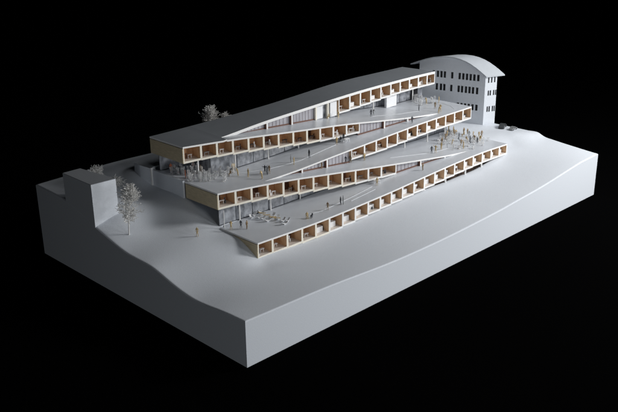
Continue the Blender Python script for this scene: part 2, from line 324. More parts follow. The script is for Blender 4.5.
# storey height per facade, as lists of (x, floor underside z)
FL = {4:[(1.65,.662),(2.3,.650),(3.0,.628),(3.5,.628),(4.0,.66),(4.68,.70),(5.3,.733),(6,.772),(6.6,.81),(7.3,.848),(7.9,.868),(8.84,.862)],
      3:[(1.66,1.262),(2.34,1.252),(3.0,1.19),(3.69,1.137),(4.36,1.075),(5.0,1.043),(5.35,1.036),(5.735,1.03)],
      2:[(5.0,1.39),(5.4,1.362),(5.75,1.352),(6.1,1.368),(6.74,1.395),(7.4,1.42),(8.0,1.434),(9.0,1.436)],
      1:[(1.66,1.888),(2.35,1.875),(3.03,1.83),(3.71,1.782),(4.4,1.722),(5.05,1.69),(5.39,1.69),(5.74,1.70)],
      0:[(5.789,1.966),(6.14,1.978),(6.8,2.005),(7.5,2.045),(8.16,2.058),(9.12,2.045)]}
BAYS = {4:(0,22), 3:(0,12), 2:(3,15), 1:(0,12), 0:(5,15)}
DEP = .25; PW = .021; FT = .034
rnd = random.Random(5)
for k in (0,1,2,3,4):
    i0, i1 = BAYS[k]; P = POSTS[k]
    (ax, ay), (bx, by) = LINE[k]
    d = Vector((bx-ax, by-ay, 0)).normalized(); nrm = Vector((-d.y, d.x, 0))
    def pt(x, off, z, k=k, d=d, nrm=nrm):
        y = yl(k, x); v = Vector((x, y, z)) + nrm*off; return v
    hw = PW/1.0
    for i in range(i0, i1):
        xa, xb = P[i], P[i+1]
        under = 2 if k == 1 else (4 if k == 3 else None)
        zf = .5*(lerp(FL[k], xa) + lerp(FL[k], xb))
        # bay shell: back wall, right partition, floor
        za, zb = zd(k,xa)-TH-.001, zd(k,xb)-TH-.001
        if k == 0: za -= .026; zb -= .026
        sh = MB()
        def quadbox(x0, x1, o0, o1, zl0, zl1, zh0, zh1, mi, mb):
            mb.hexa([pt(x0,o0,zl0),pt(x1,o0,zl1),pt(x1,o1,zl1),pt(x0,o1,zl0),pt(x0,o0,zh0),pt(x1,o0,zh1),pt(x1,o1,zh1),pt(x0,o1,zh0)], mi)
        m1 = zf + FT
        quadbox(xa+hw, xb-hw, DEP, DEP+.015, m1, m1, za+(zb-za)*.05, zb, 0, sh)           # back wall
        quadbox(xb-hw, xb, .004, DEP+.015, m1, m1, zb, zb, 1, sh)                         # partition
        quadbox(xa, xa+hw, .004, DEP+.015, m1, m1, za, za, 1, sh)                         # partition, left face
        quadbox(xa, xb, .004, DEP+.015, zf+.002, zf+.002, m1, m1, 2, sh)                  # floor slab
        bay = part(sh, 'room_bay', [M['wood'], M['wood2'], M['floor']])
        fr = MB()
        hz = zf
        quadbox(xa-hw*.2 if i > i0 else xa, xb+hw*.2 if False else xb, 0, .0035, zf, zf, m1+.002, m1+.002, 0, fr)   # bottom edge
        quadbox(xb-hw, xb, 0, .0035, m1+.002, m1+.002, zb, zb, 0, fr)
        quadbox(xa, xa+hw, 0, .0035, m1+.002, m1+.002, za, za, 0, fr)
        part(fr, 'frame', M['edge'] if (k in (1,3) and xa < 4.5) or k == 4 and xa < 3 else M['edgew'], bay)
        # door in the back wall: a dark panel, some wide, some narrow
        w = xb - xa; r = rnd.random()
        dx0 = xa + w*(.10 if r < .6 else .42); dw = w*(.30 if r < .45 else (.45 if r < .75 else .14)); hd = (zb - m1)*rnd.choice([.62,.72,.8])
        dm = MB(); quadbox(dx0, min(dx0+dw, xb-hw-.01), DEP-.008, DEP-.0005, m1, m1, m1+hd, m1+hd, 0, dm)
        part(dm, 'door', M['door'] if rnd.random() < .7 else M['rail'], bay)
        # desk and stools, white or clear
        dk = MB(); cx = xa + w*rnd.uniform(.35,.7); cy = rnd.uniform(.09,.16); s1 = rnd.uniform(.03,.055)
        th = m1 + .062
        quadbox(cx-s1, cx+s1, cy-.022, cy+.022, th, th, th+.008, th+.008, 0, dk)
        for sx in (-1, 1):
            quadbox(cx+sx*s1*.8-.004, cx+sx*s1*.8+.004, cy-.004, cy+.004, m1, m1, th, th, 0, dk)
        part(dk, 'desk', rnd.choice([M['whitep'], M['whitep'], M['grey'], M['dark']]), bay)
        if rnd.random() < .75:
            st = MB(); sx = cx + rnd.choice([-1,1])*(s1+.025)
            quadbox(sx-.012, sx+.012, cy-.012, cy+.012, m1, m1, m1+.05, m1+.05, 0, st)
            quadbox(sx-.012, sx+.012, cy+.008, cy+.012, m1+.05, m1+.05, m1+.10, m1+.10, 0, st)
            part(st, 'chair', rnd.choice([M['dark'], M['whitep'], M['door']]), bay)
        if (k == 4 and i >= 4) or (k == 2 and i >= 8 and rnd.random() < .7) or (k == 0 and rnd.random() < .3):
            ct = MB(); w = xb-xa; hh = (zb-m1)*(.42 if k == 4 else .3)
            quadbox(xa+hw+.004, xa+w*rnd.choice([.68,.72,.78]), .10, .19, m1+.001, m1+.001, m1+hh, m1+hh, 0, ct)
            part(ct, 'counter', M['whitep'], bay)
    # closing slab behind the bays (underside of the bar)
    yb_ = {4:2.5, 3:3.50, 2:3.5, 1:4.48, 0:4.48}[k]
    sl = MB(); X = [P[i] for i in range(i0, i1+1)]
    for x in X:
        y0 = yl(k,x)+DEP+.02; z = lerp(FL[k], x)+.004
        sl.v += [(x,y0,z),(x,yb_,z),(x,y0,z+.025),(x,yb_,z+.025)]
    for i in range(len(X)-1):
        a = 4*i; b = a+4
        sl.f += [(a,b,b+1,a+1),(a+3,b+3,b+2,a+2),(a+2,b+2,b,a),(a+1,b+1,b+3,a+3)]; sl.m += [0]*4
    e = 4*(len(X)-1); sl.f += [(0,1,3,2),(e+2,e+3,e+1,e)]; sl.m += [0,0]
    if k != 4: part(sl, 'bar_underside', M['plaster'])

# wedge glazing between converging decks
def wedge(k, under, xs_, inset=.05, solid=()):
    for i in range(len(xs_)-1):
        xa, xb = xs_[i], xs_[i+1]
        def zlo(x):
            return (zd(under, x) if x > LINE[under][0][0] else zd(k,x)-.03)
        def Pp(x, off, z): return (x, yl(k,x)+off, z)
        g = MB()
        ha, hb = zd(k,xa)-TH, zd(k,xb)-TH
        la, lb = min(zlo(xa)+.001, ha-.002), min(zlo(xb)+.001, hb-.002)
        if i == 0 and abs(ha-la) < .004 and abs(hb-lb) < .004: continue
        g.hexa([Pp(xa,inset+.01,la),Pp(xb,inset+.01,lb),Pp(xb,inset+.016,lb),Pp(xa,inset+.016,la),
                Pp(xa,inset+.01,ha),Pp(xb,inset+.01,hb),Pp(xb,inset+.016,hb),Pp(xa,inset+.016,ha)])
        gl = part(g, 'glazing', M['film'])
        rl = MB(); rh = .022
        rl.hexa([Pp(xa,inset-.005,la),Pp(xb,inset-.005,lb),Pp(xb,inset+.009,lb),Pp(xa,inset+.009,la),
                 Pp(xa,inset-.005,min(la+rh,ha)),Pp(xb,inset-.005,min(lb+rh,hb)),Pp(xb,inset+.009,min(lb+rh,hb)),Pp(xa,inset+.009,min(la+rh,ha))])
        rl.hexa([Pp(xa,inset-.003,max(ha-.012,la)),Pp(xb,inset-.003,max(hb-.012,lb)),Pp(xb,inset+.009,max(hb-.012,lb)),Pp(xa,inset+.009,max(ha-.012,la)),
                 Pp(xa,inset-.003,ha),Pp(xb,inset-.003,hb),Pp(xb,inset+.009,hb),Pp(xa,inset+.009,ha)])
        nm = max(2, int((xb-xa)/.085))
        for j in range(1, nm):
            x = xa+(xb-xa)*j/nm; l = zlo(x); h = zd(k,x)-TH
            if h-l > .03:
                rl.hexa([Pp(x-.002,inset+.004,l),Pp(x+.002,inset+.004,l),Pp(x+.002,inset+.009,l),Pp(x-.002,inset+.009,l),
                         Pp(x-.002,inset+.004,h),Pp(x+.002,inset+.004,h),Pp(x+.002,inset+.009,h),Pp(x-.002,inset+.009,h)], 1)
        part(rl, 'window_frame', [M['rail'], M['mull']], gl)
    for x in xs_[1:-1]:
        l = zlo(x)+.001; h = zd(k,x)-TH-.0005
        if h-l < .01: continue
        p = MB(); p.box(x-.018, x+.018, yl(k,x)+.003, yl(k,x)+.05, l, h, 0)
        part(p, 'post', M['edgew'])
        p = MB(); p.box(x-.03, x-.0185, yl(k,x)+.006, yl(k,x)+.05, l, h, 0)
        if h-l > .06: part(p, 'wood_jamb', M['rail'])
wedge(1, 2, POSTS[1][12:])
wedge(3, 4, POSTS[3][12:])
wedge(2, 3, POSTS[2][:4])
wedge(0, 1, POSTS[0][:4])
# two bays with white door panels below the roof
for xa, xb, w0, w1 in ((5.115,5.468,.12,.62),(5.468,5.789,.30,.90)):
    g = MB(); y = lambda x: yl(0,x)+.05
    l = zd(1,xa)+.002; l2 = zd(1,xb)+.002; h = zd(0,xa)-.060; h2 = zd(0,xb)-.060
    g.hexa([(xa,y(xa)+.02,l),(xb,y(xb)+.02,l2),(xb,y(xb)+.03,l2),(xa,y(xa)+.03,l),(xa,y(xa)+.02,h),(xb,y(xb)+.02,h2),(xb,y(xb)+.03,h2),(xa,y(xa)+.03,h)])
    gl = part(g, 'glazing', M['glassw'])
    dp = MB(); u0 = xa+(xb-xa)*w0; u1 = xa+(xb-xa)*w1
    dp.hexa([(u0,y(u0)-.02,l),(u1,y(u1)-.02,l),(u1,y(u1)+.015,l),(u0,y(u0)+.015,l),(u0,y(u0)-.02,h-.01),(u1,y(u1)-.02,h-.01),(u1,y(u1)+.015,h-.01),(u0,y(u0)+.015,h-.01)])
    part(dp, 'door_or_gap_panel', M['whitep'], gl)
    p = MB(); p.box(xa-.018, xa+.018, yl(0,xa)+.003, yl(0,xa)+.05, l, zd(0,xa)-.058); part(p, 'post', M['edge'])
p = MB(); p.box(5.789-.02, 5.789+.012, yl(0,5.789)+.003, yl(0,5.789)+.05, zd(1,5.789)+.001, 1.965); part(p, 'post', M['edge'])

# wooden end panels of the bars (left end)
def endpanel(x, pts, m=None):
    mb = MB(); n = len(pts)
    mb.add([(x-.012, a, b) for a, b in pts] + [(x-.0005, a, b) for a, b in pts], [tuple(range(n)), tuple(range(n,2*n))[::-1]] + [(i,(i+1)%n,n+(i+1)%n,n+i) for i in range(n)])
    return part(mb, 'end_panel', m or M['ply'])
endpanel(1.66, [(3.522,1.89),(4.50,1.89),(4.50,2.155),(3.522,2.155)])
endpanel(1.66, [(2.612,1.262),(3.50,1.262),(3.50,1.524),(2.612,1.524)])
endpanel(1.65, [(1.602,.60),(1.70,.60),(2.0,.60),(2.56,.60),(2.56,.914),(1.602,.914)])
# right end panels
for x, y0, y1, z0, z1 in ((9.12,3.79,4.4,2.045,2.295),(9.0,2.64,3.4,1.436,1.688),(8.84,1.55,2.2,.862,1.069)):
    mb = MB(); mb.box(x+.0005, x+.012, y0, y1, z0, z1)
    part(mb, 'end_panel', M['edgew'])
# rear wall of the upper bar
mb = MB(); mb.box(2.1, 8.75, 4.50, 4.515, 1.5, 2.15); part(mb, 'rear_wall', M['plaster'])
mb = MB(); mb.box(1.675, 2.6, 4.49, 4.505, 1.89, 2.15); part(mb, 'rear_wall', M['ply'])

# glazed storeys between the bars
def glaze(pts, mat_, lo, hi, name='glazing'):
    for (xa, ya), (xb, yb) in zip(pts, pts[1:]):
        n = max(1, int(math.hypot(xb-xa, yb-ya)/.35)); g = MB(); fm = MB()
        for j in range(n):
            u0, u1 = j/n, (j+1)/n
            x0, y0, x1, y1 = xa+(xb-xa)*u0, ya+(yb-ya)*u0, xa+(xb-xa)*u1, ya+(yb-ya)*u1
            l0, l1, h0, h1 = lo(x0), lo(x1), hi(x0), hi(x1)
            if h0-l0 < .005 or h1-l1 < .005: continue
            g.hexa([(x0,y0,l0),(x1,y1,l1),(x1,y1+.006,l1),(x0,y0+.006,l0),(x0,y0,h0),(x1,y1,h1),(x1,y1+.006,h1),(x0,y0+.006,h0)])
            fm.box(x0-.004, x0+.004, y0-.006, y0-.0005, l0, h0)
            fm.hexa([(x0,y0-.008,l0),(x1,y1-.008,l1),(x1,y1-.0005,l1),(x0,y0-.0005,l0),(x0,y0-.008,l0+.012),(x1,y1-.008,l1+.012),(x1,y1-.0005,l1+.012),(x0,y0-.0005,l0+.012)])
        if g.v:
            o = part(g, name, mat_)
            part(fm, 'window_frame', M['dark'], o)
f_ = lambda k: (lambda x: lerp(FL[k], x)-.001)
s2 = lambda x: (zd(2,x) if x > 2.66 else zd(3,x)) + .001
glaze([(2.30,3.60),(2.9,3.57),(5.3,3.55)], M['glassw'], s2, f_(1))
glaze([(1.72,4.36),(2.30,4.36)], M['glassw'], s2, f_(1))
glaze([(2.301,4.36),(2.30,3.60)], M['glassw'], s2, f_(1))
s4 = lambda x: zd(4,x)+.001
glaze([(1.69,2.65),(3.6,2.65),(5.6,2.56)], M['glassw'], s4, f_(3))

s1 = lambda x: (zd(1,x) if x < 8 else zd(2,x))+.001
glaze([(5.85,4.2),(6.6,4.1),(9.0,4.05)], M['glassw'], s1, f_(0))
s3 = lambda x: (zd(3,x) if x < 7.9 else zd(4,x))+.001
glaze([(5.4,3.05),(8.8,3.15)], M['glassw'], s3, f_(2))
glaze([(5.9,1.72),(8.72,1.72)], M['dglass'], lambda x: .43, f_(4))
# white pier below the roof and columns
mb = MB(); mb.box(7.50, 7.84, 3.86, 3.92, s1(7.5), 2.047); part(mb, 'pier', M['whitep'])
mb = MB(); mb.box(8.58, 8.80, 4.02, 4.04, s1(8.6), 2.05); part(mb, 'door_or_gap_panel', M['win'])  # dark sheet standing in for the shade of the gap beside the column
def column(x, y, lo, hi, r=.014, m='edgew'):
    mb = MB(); mb.bar((x,y,lo),(x,y,hi), r, 10); part(mb, 'column', M[m], smooth=False)
for x in (2.80, 3.62, 4.42): column(x, 3.50, s2(x), lerp(FL[1],x))
column(1.95, 3.50, s2(1.95), lerp(FL[1],1.95))
for x in (2.13, 2.86, 3.60): column(x, 2.62, s4(x), lerp(FL[3],x))
column(1.70, 2.52, .93, 1.262, .007)
for x in (7.13, 8.50): column(x, 3.93, s1(x), lerp(FL[0],x))
for x in (6.95, 7.73, 8.36): column(x, 2.87, s3(x), lerp(FL[2],x))
for x in (6.03, 6.72, 7.40, 7.98): column(x, 1.60, .6, lerp(FL[4],x), .018)
# thin white curbs on the decks
def curb(pts, zf, h=.006, w=.006, name='curb'):
    mb = MB()
    for (xa,ya),(xb,yb) in zip(pts, pts[1:]):
        d = Vector((xb-xa, yb-ya, 0)).normalized(); n = Vector((-d.y, d.x, 0))*w*.5
        n_seg = max(1, int(math.hypot(xb-xa, yb-ya)/.2))
        for j in range(n_seg):
            u0, u1 = j/n_seg, (j+1)/n_seg
            a = Vector((xa+(xb-xa)*u0, ya+(yb-ya)*u0, 0)); b = Vector((xa+(xb-xa)*u1, ya+(yb-ya)*u1, 0))
            za, zb = zf(a.x), zf(b.x)
            q = [a-n, b-n, b+n, a+n]; zz = [za, zb, zb, za]
            mb.hexa([(p.x,p.y,z) for p,z in zip(q,zz)] + [(p.x,p.y,z+h) for p,z in zip(q,zz)])
    part(mb, name, M['whitec'])
curb([(2.72,3.30),(3.242,3.06),(3.93,2.95),(5.02,3.05)], s2)
curb([(3.2,1.95),(3.45,1.90),(4.30,1.95),(4.95,2.02)], s4)
curb([(4.146,1.83),(4.88,1.88)], s4)
curb([(5.98,2.45),(7.01,2.24),(7.62,2.22),(7.9,2.45)], s3, h=.005)
curb([(6.4,3.42),(7.24,3.26),(8.0,3.2)], s1, h=.004, w=.008)
arc = [(8.92-.45*math.cos(t)*.9, 3.35+.75*math.sin(t)) for t in np.linspace(-.9, .9, 12)]
curb([(8.55,2.78),(8.72,3.0),(8.80,3.3),(8.80,3.7),(8.7,4.0)], s1, h=.003, w=.006)

# ------------------------------------------------------------------ plateau and retaining walls at the left
pl = empty('retaining_plateau', (1.7, 4.8, 1.3))
tag(pl, 'grey raised plateau with curved retaining wall behind the left end of the building', 'retaining wall')
mb = MB()
poly = [(1.60,4.50),(1.575,4.8),(1.60,5.02),(1.75,5.15),(2.08,5.22),(3.0,5.25),(9.2,5.25),(9.2,4.53),(1.68,4.53)]
mb.prism(poly, .9, 1.60)
part(mb, 'plateau', M['plaster'], pl)
mb = MB(); mb.prism([(1.615,3.53),(1.655,3.53),(1.665,4.49),(1.625,4.49)], .9, 1.575)
part(mb, 'retaining_wall', M['plaster'], pl)
mb = MB(); mb.box(1.598,1.64,4.465,4.497,1.1,1.612); part(mb, 'wall_end', M['edgew'], pl)

# ------------------------------------------------------------------ small block building at the left
sb = empty('small_block', (.24, 4.3, 1.1))
tag(sb, 'plain windowless white block building flush with the left edge of the base', 'building')
mb = MB(); mb.prism([(.001,3.85),(.475,3.85),(.36,4.80),(.001,4.77)], .95, [1.832,1.825,1.825,1.832])
part(mb, 'walls', M['plaster'], sb)
mb = MB(); mb.prism([(.006,3.856),(.470,3.856),(.356,4.795),(.006,4.765)], [1.8325,1.8255,1.8255,1.8325], [1.838,1.831,1.831,1.838])
part(mb, 'roof', M['roof2'], sb)

# ------------------------------------------------------------------ arched neighbour
A = Vector((9.655, 2.744, 0)); D = Vector((-.25,1,0)).normalized(); E_ = Vector((.93,-.37,0)).normalized()
ab = empty('arched_building', (9.7, 3.6, 1.1))
tag(ab, 'white four storey block with barrel arched roof and rows of slot windows, behind right', 'building')
ARC = [(0,2.30),(.10,2.372),(.21,2.443),(.33,2.510),(.455,2.566),(.60,2.610),(.745,2.634),(.937,2.641),(1.11,2.628),(1.28,2.597),(1.46,2.545),(1.65,2.474)]
WD = .32
def q(t, e, z): v = A + D*t + E_*e; return (v.x, v.y, z)
# facade with true openings: cells between window rows
wins = []
def px_t(px): # photo column -> distance along the facade (measured)
    return (482.8-px)/ (38.0 - 1.0*(482.8-px)/73)
rows = [(2.155,2.305,[.173,.27,.36,.45,.54,.63,.815,1.0,1.085,1.175,1.28]),
        (1.85,2.005,[.185,.285,.372,.46,.555,.64,.825,1.0,1.085,1.19]),
        (1.46,1.60,[.18,.277,.37,.46,.55,.64])]
wall = MB()
# build facade as a grid of quads skipping windows
tcuts = sorted(set([0,1.65]+[round(v,4) for z0,z1,ts in rows for t_ in ts for v in (t_-.028,t_+.028)]+[a for a,b in ARC]))
def ztop(t): return lerp(ARC, t)
for ta, tb in zip(tcuts, tcuts[1:]):
    tm = (ta+tb)/2
    holes = sorted([(z0,z1) for z0,z1,ts in rows if any(abs(tm-t_) < .028 for t_ in ts)])
    zc = 1.0
    for z0,z1 in holes+[(None,None)]:
        if z0 is None:
            wall.add([q(ta,0,zc),q(tb,0,zc),q(tb,0,ztop(tb)),q(ta,0,ztop(ta))], [(0,1,2,3)])
        else:
            wall.add([q(ta,0,zc),q(tb,0,zc),q(tb,0,z0),q(ta,0,z0)], [(0,1,2,3)]); zc = z1
wall.add([q(1.65,0,1.0),q(1.65,WD,1.0),q(1.65,WD,2.474),q(1.65,0,2.474)], [(0,1,2,3)])
wall.add([q(0,WD,1.0),q(1.65,WD,1.0)]+[q(t_,WD,z_) for t_,z_ in reversed(ARC)], [tuple(range(2+len(ARC)))])
# right end wall with openings
erow = [(2.125,2.255,[.09,.172,.255]),(1.825,1.945,[.10,.155,.245,.30]),(1.44,1.57,[.096,.15,.24,.29])]
ec = sorted(set([0,WD]+[round(v,4) for z0,z1,ts in erow for t_ in ts for v in (t_-.018,t_+.018)]))
for ea, eb in zip(ec, ec[1:]):
    em = (ea+eb)/2; zc = 1.0
    for z0,z1 in sorted([(z0,z1) for z0,z1,ts in erow if any(abs(em-t_) < .018 for t_ in ts)])+[(None,None)]:
        if z0 is None: wall.add([q(0,ea,zc),q(0,eb,zc),q(0,eb,2.30),q(0,ea,2.30)], [(0,1,2,3)])
        else: wall.add([q(0,ea,zc),q(0,eb,zc),q(0,eb,z0),q(0,ea,z0)], [(0,1,2,3)]); zc = z1
part(wall, 'walls', M['plaster'], ab)
for z0,z1,ts in rows:
    for t_ in ts:
        w = MB(); a_, b_ = t_-.0285, t_+.0285; e0, e1 = .022, .030
        w.hexa([q(a_,e0,z0-.002),q(b_,e0,z0-.002),q(b_,e1,z0-.002),q(a_,e1,z0-.002),q(a_,e0,z1+.002),q(b_,e0,z1+.002),q(b_,e1,z1+.002),q(a_,e1,z1+.002)])
        w.hexa([q(a_-.001,.001,z0-.004),q(b_+.001,.001,z0-.004),q(b_+.001,.022,z0-.004),q(a_-.001,.022,z0-.004),q(a_-.001,.001,z0),q(b_+.001,.001,z0),q(b_+.001,.022,z0),q(a_-.001,.022,z0)])
        part(w, 'window', M['win'], ab)
for z0,z1,ts in erow:
    for e_ in ts:
        w = MB(); a_, b_ = e_-.0182, e_+.0182
        w.hexa([q(.015,a_,z0-.002),q(.022,a_,z0-.002),q(.022,b_,z0-.002),q(.015,b_,z0-.002),q(.015,a_,z1+.002),q(.022,a_,z1+.002),q(.022,b_,z1+.002),q(.015,b_,z1+.002)])
        part(w, 'window', M['win'], ab)
rf = MB(); n = 0
AR2 = [(-.05,2.262)]+ARC+[(1.75,2.435),(1.86,2.39)]
for t_, z_ in AR2: rf.v += [q(t_,-.035,z_+.002),q(t_,WD+.15,z_+.002),q(t_,-.035,z_+.024),q(t_,WD+.15,z_+.024)]
for i in range(len(AR2)-1):
    a = 4*i; b = a+4
    rf.f += [(a,b,b+1,a+1),(a+3,b+3,b+2,a+2),(a+2,b+2,b,a),(a+1,b+1,b+3,a+3)]; rf.m += [0]*4
e = 4*(len(AR2)-1); rf.f += [(0,1,3,2),(e+2,e+3,e+1,e)]; rf.m += [0,0]
smooth_top(part(rf, 'roof', M['vault'], ab))

# ------------------------------------------------------------------ trees of pale dried twigs
def tree(loc, h, w, n, label, seed, lean=(0,0), trunk=.3):
    r = random.Random(seed); root = empty('twig_tree', loc); tag(root, label, 'tree', 'pale twig trees around the model')
    tb = MB(); lx, ly = lean
    tb.bar((0,0,-.03),(lx*trunk*.5,ly*trunk*.5,h*trunk), .014, 7, 0, .009)
    tb.bar((lx*trunk*.5,ly*trunk*.5,h*trunk),(lx*.8,ly*.8,h*.85), .009, 6, 0, .004)
    o = tb.build('trunk', M['twig'], root)
    cb = MB()
    for i in range(n):
        u = r.random()**.8
        z0 = h*(trunk*.7 + (0.85-trunk*.7)*u)
        f = (z0/h); bx, by = lx*f*.9, ly*f*.9
        ang = r.uniform(0, 2*math.pi); prof = math.sin(math.pi*min(1,max(.08,(u*.86+.12))))**.6
        L = w*prof*r.uniform(.45,1.05)
        p = Vector((bx,by,z0)); d = Vector((math.cos(ang), math.sin(ang), r.uniform(.1,.9))).normalized()
        seg = 4
        for s_ in range(seg):
            p2 = p + d*(L/seg)
            cb.bar(p, p2, .0042*(1-.18*s_), 3, 0, .0042*(1-.18*(s_+1)))
            for _ in range(2):
                dd = (d + Vector((r.uniform(-1,1), r.uniform(-1,1), r.uniform(-.6,1)))*.9).normalized()
                e1 = p2 + dd*r.uniform(.025,.06)
                cb.bar(p2, e1, .0042, 3, 0, .0036)
                dd2 = (dd + Vector((r.uniform(-1,1), r.uniform(-1,1), r.uniform(-1,1)))*.8).normalized()
                e2 = e1 + dd2*r.uniform(.015,.035)
                cb.bar(e1, e2, .004, 3, 0, .0065)
            d = (d + Vector((r.uniform(-1,1), r.uniform(-1,1), r.uniform(-.5,.8)))*.45).normalized(); p = p2
    cb.build('crown', M['twig'], root)
    return root
g1 = float(gz(.322,3.34))
tree((.322,3.34,g1), .98, .20, 105, 'tall pale twig tree standing free on the slope beside the small block', 3, lean=(.09,-.09), trunk=.3)
tree((.86,5.15,float(gz(.86,5.15))), .23, .17, 80, 'pale twig tree half hidden behind the small block roof', 8, trunk=.3)
tree((1.0,4.72,float(gz(1.0,4.72))), .17, .12, 40, 'low pale twig bush at the right rear corner of the small block', 5, trunk=.2)
tree((3.86,5.55,1.36), .90, .24, 110, 'pale twig tree showing above the dark roof behind the top bar', 12, trunk=.35)
tree((4.15,5.45,1.36), .72, .13, 30, 'smaller twig tree top just right of the one above the dark roof', 14, trunk=.5)

# ------------------------------------------------------------------ cars
def car(name, loc, rz, m, label, s=1):
    root = empty(name, loc, rz); tag(root, label, 'car', 'cars by the arched building')
    prof = [(-.16,.018),(-.155,.05),(-.10,.062),(-.065,.093),(.045,.095),(.095,.062),(.155,.050),(.16,.018)]
    mb = MB(); n = len(prof)
    mb.add([(x*s,-.062*s,z*s) for x,z in prof]+[(x*s,.062*s,z*s) for x,z in prof], [tuple(range(n)),tuple(range(n,2*n))[::-1]]+[(i,(i+1)%n,n+(i+1)%n,n+i) for i in range(n)])
    o = mb.build('body', m, root, bevel=.006)
    for sx in (-1,1):
        for sy in (-1,1):
            w = MB(); w.bar((sx*.1*s,sy*.050*s,.024*s),(sx*.1*s,sy*.066*s,.024*s), .024*s, 12); w.build('wheel', M['dark'], root)
    g = MB(); g.add([(-.062*s,-.0635*s,.088*s),(-.085*s,-.0635*s,.066*s),(.085*s,-.0635*s,.066*s),(.04*s,-.0635*s,.088*s)], [(0,1,2,3)])
    g.add([(-.062*s,-.0635*s,.088*s),(-.085*s,-.0635*s,.066*s),(-.085*s,-.0625*s,.066*s),(-.062*s,-.0625*s,.088*s)], [(0,1,2,3)])
    g.build('window', M['win'], root)
    return root
car('parked_car', (9.80,2.30,float(gz(9.80,2.30))), math.radians(20), M['carp'], 'small dark car parked at the right corner of the arched building')
car('parked_car', (9.80,2.02,float(gz(9.80,2.02))), math.radians(5), M['grey'], 'smaller pale grey car parked just right of the dark car', .8)

# ------------------------------------------------------------------ figures
def figure_mesh(pose, i):
    H = .17
    J = {'pel':(0,0,.52),'ch':(0,0,.78),'nk':(0,0,.86),'hd':(0,-.01,.90),'ht':(0,-.01,.98),
         'sl':(-.11,0,.80),'el':(-.15,.01,.63),'hl':(-.15,-.03,.47),'sr':(.11,0,.80),'er':(.15,.01,.63),'hr':(.15,-.03,.47),
         'kl':(-.07,-.02,.28),'fl':(-.08,.02,.03),'tl':(-.08,-.07,.02),'kr':(.07,.0,.28),'fr':(.09,.05,.04),'tr':(.09,-.03,.02)}
    if pose == 'wave': J.update({'el':(-.24,0,.84),'hl':(-.30,-.02,1.0),'er':(.22,-.05,.72),'hr':(.30,-.12,.82)})
    if pose == 'lean': J.update({'ch':(0,-.10,.75),'nk':(0,-.15,.82),'hd':(0,-.18,.85),'ht':(0,-.20,.92),'sl':(-.11,-.10,.77),'sr':(.11,-.10,.77),'el':(-.14,-.18,.62),'hl':(-.12,-.26,.52),'er':(.14,-.18,.62),'hr':(.12,-.26,.54)})
    if pose == 'sit': J = {k:(x, y, z-.26) for k,(x,y,z) in J.items()}; J.update({'kl':(-.08,-.24,.27),'fl':(-.08,-.24,.03),'tl':(-.08,-.32,.02),'kr':(.08,-.22,.27),'fr':(.08,-.20,.03),'tr':(.08,-.28,.02)})
    if pose == 'recline': J = {k:(x, (z-.5)*.95, .16+max(0,z-.6)*.35) for k,(x,y,z) in J.items()}
    R = {'pel':.075,'ch':.085,'nk':.035,'hd':.058,'ht':.045,'sl':.04,'el':.03,'hl':.024,'sr':.04,'er':.03,'hr':.024,'kl':.042,'fl':.028,'tl':.025,'kr':.042,'fr':.028,'tr':.025}
    ks = list(J); ed = [('pel','ch'),('ch','nk'),('nk','hd'),('hd','ht'),('ch','sl'),('sl','el'),('el','hl'),('ch','sr'),('sr','er'),('er','hr'),('pel','kl'),('kl','fl'),('fl','tl'),('pel','kr'),('kr','fr'),('fr','tr')]
    me = bpy.data.meshes.new('person'); me.from_pydata([tuple(c*H for c in J[k]) for k in ks], [(ks.index(a),ks.index(b)) for a,b in ed], [])
    o = bpy.data.objects.new('tmp', me); COL.objects.link(o)
    sk = o.modifiers.new('s','SKIN'); sk.use_smooth_shade = True
    for k, v in zip(ks, me.skin_vertices[0].data): v.radius = (R[k]*H, R[k]*H*.8)
    me.skin_vertices[0].data[0].use_root = True
    ss = o.modifiers.new('u','SUBSURF'); ss.levels = 1; ss.render_levels = 1
    bpy.context.view_layer.update()
    dg = bpy.context.evaluated_depsgraph_get()
    m2 = bpy.data.meshes.new_from_object(o.evaluated_get(dg)); m2.name = 'person_' + pose
    bpy.data.objects.remove(o); return m2
FM = {}
for pose in ('stand','wave','lean','sit','recline'): FM[pose] = figure_mesh(pose, 0)
FMM = {}
def person(x, y, z, metal, pose, label, group=None, rz=None, sc=1.0):
    key = (pose, metal)
    if key not in FMM:
        m = FM[pose].copy(); m.materials.clear(); m.materials.append(M[metal]); m.shade_smooth(); FMM[key] = m
    o = bpy.data.objects.new('person', FMM[key]); COL.objects.link(o)
    o.location = (x, y, z+.001); o.rotation_euler = (0,0, rnd.uniform(0,6.28) if rz is None else rz)
    o.scale = (sc,)*3
    return tag(o, label, 'figure', group)
for x, y, z, m, po, l in PEOPLE:
    if z < 0: z = float(gz(x,y))
    person(x, y, z, m, po, l, 'metal scale figures', sc=rnd.uniform(.92,1.06))
for i, (x, y, z) in enumerate(CROWD):
    c = rnd.choice(['gold','gold','brown','dark','grey'])
    person(x, y, z, c, rnd.choice(['stand','stand','wave','lean','sit']), 'small metal figure in the dense crowd at the right end of the lowest terrace', 'crowd on the lowest right terrace', sc=rnd.uniform(.85,1.1))
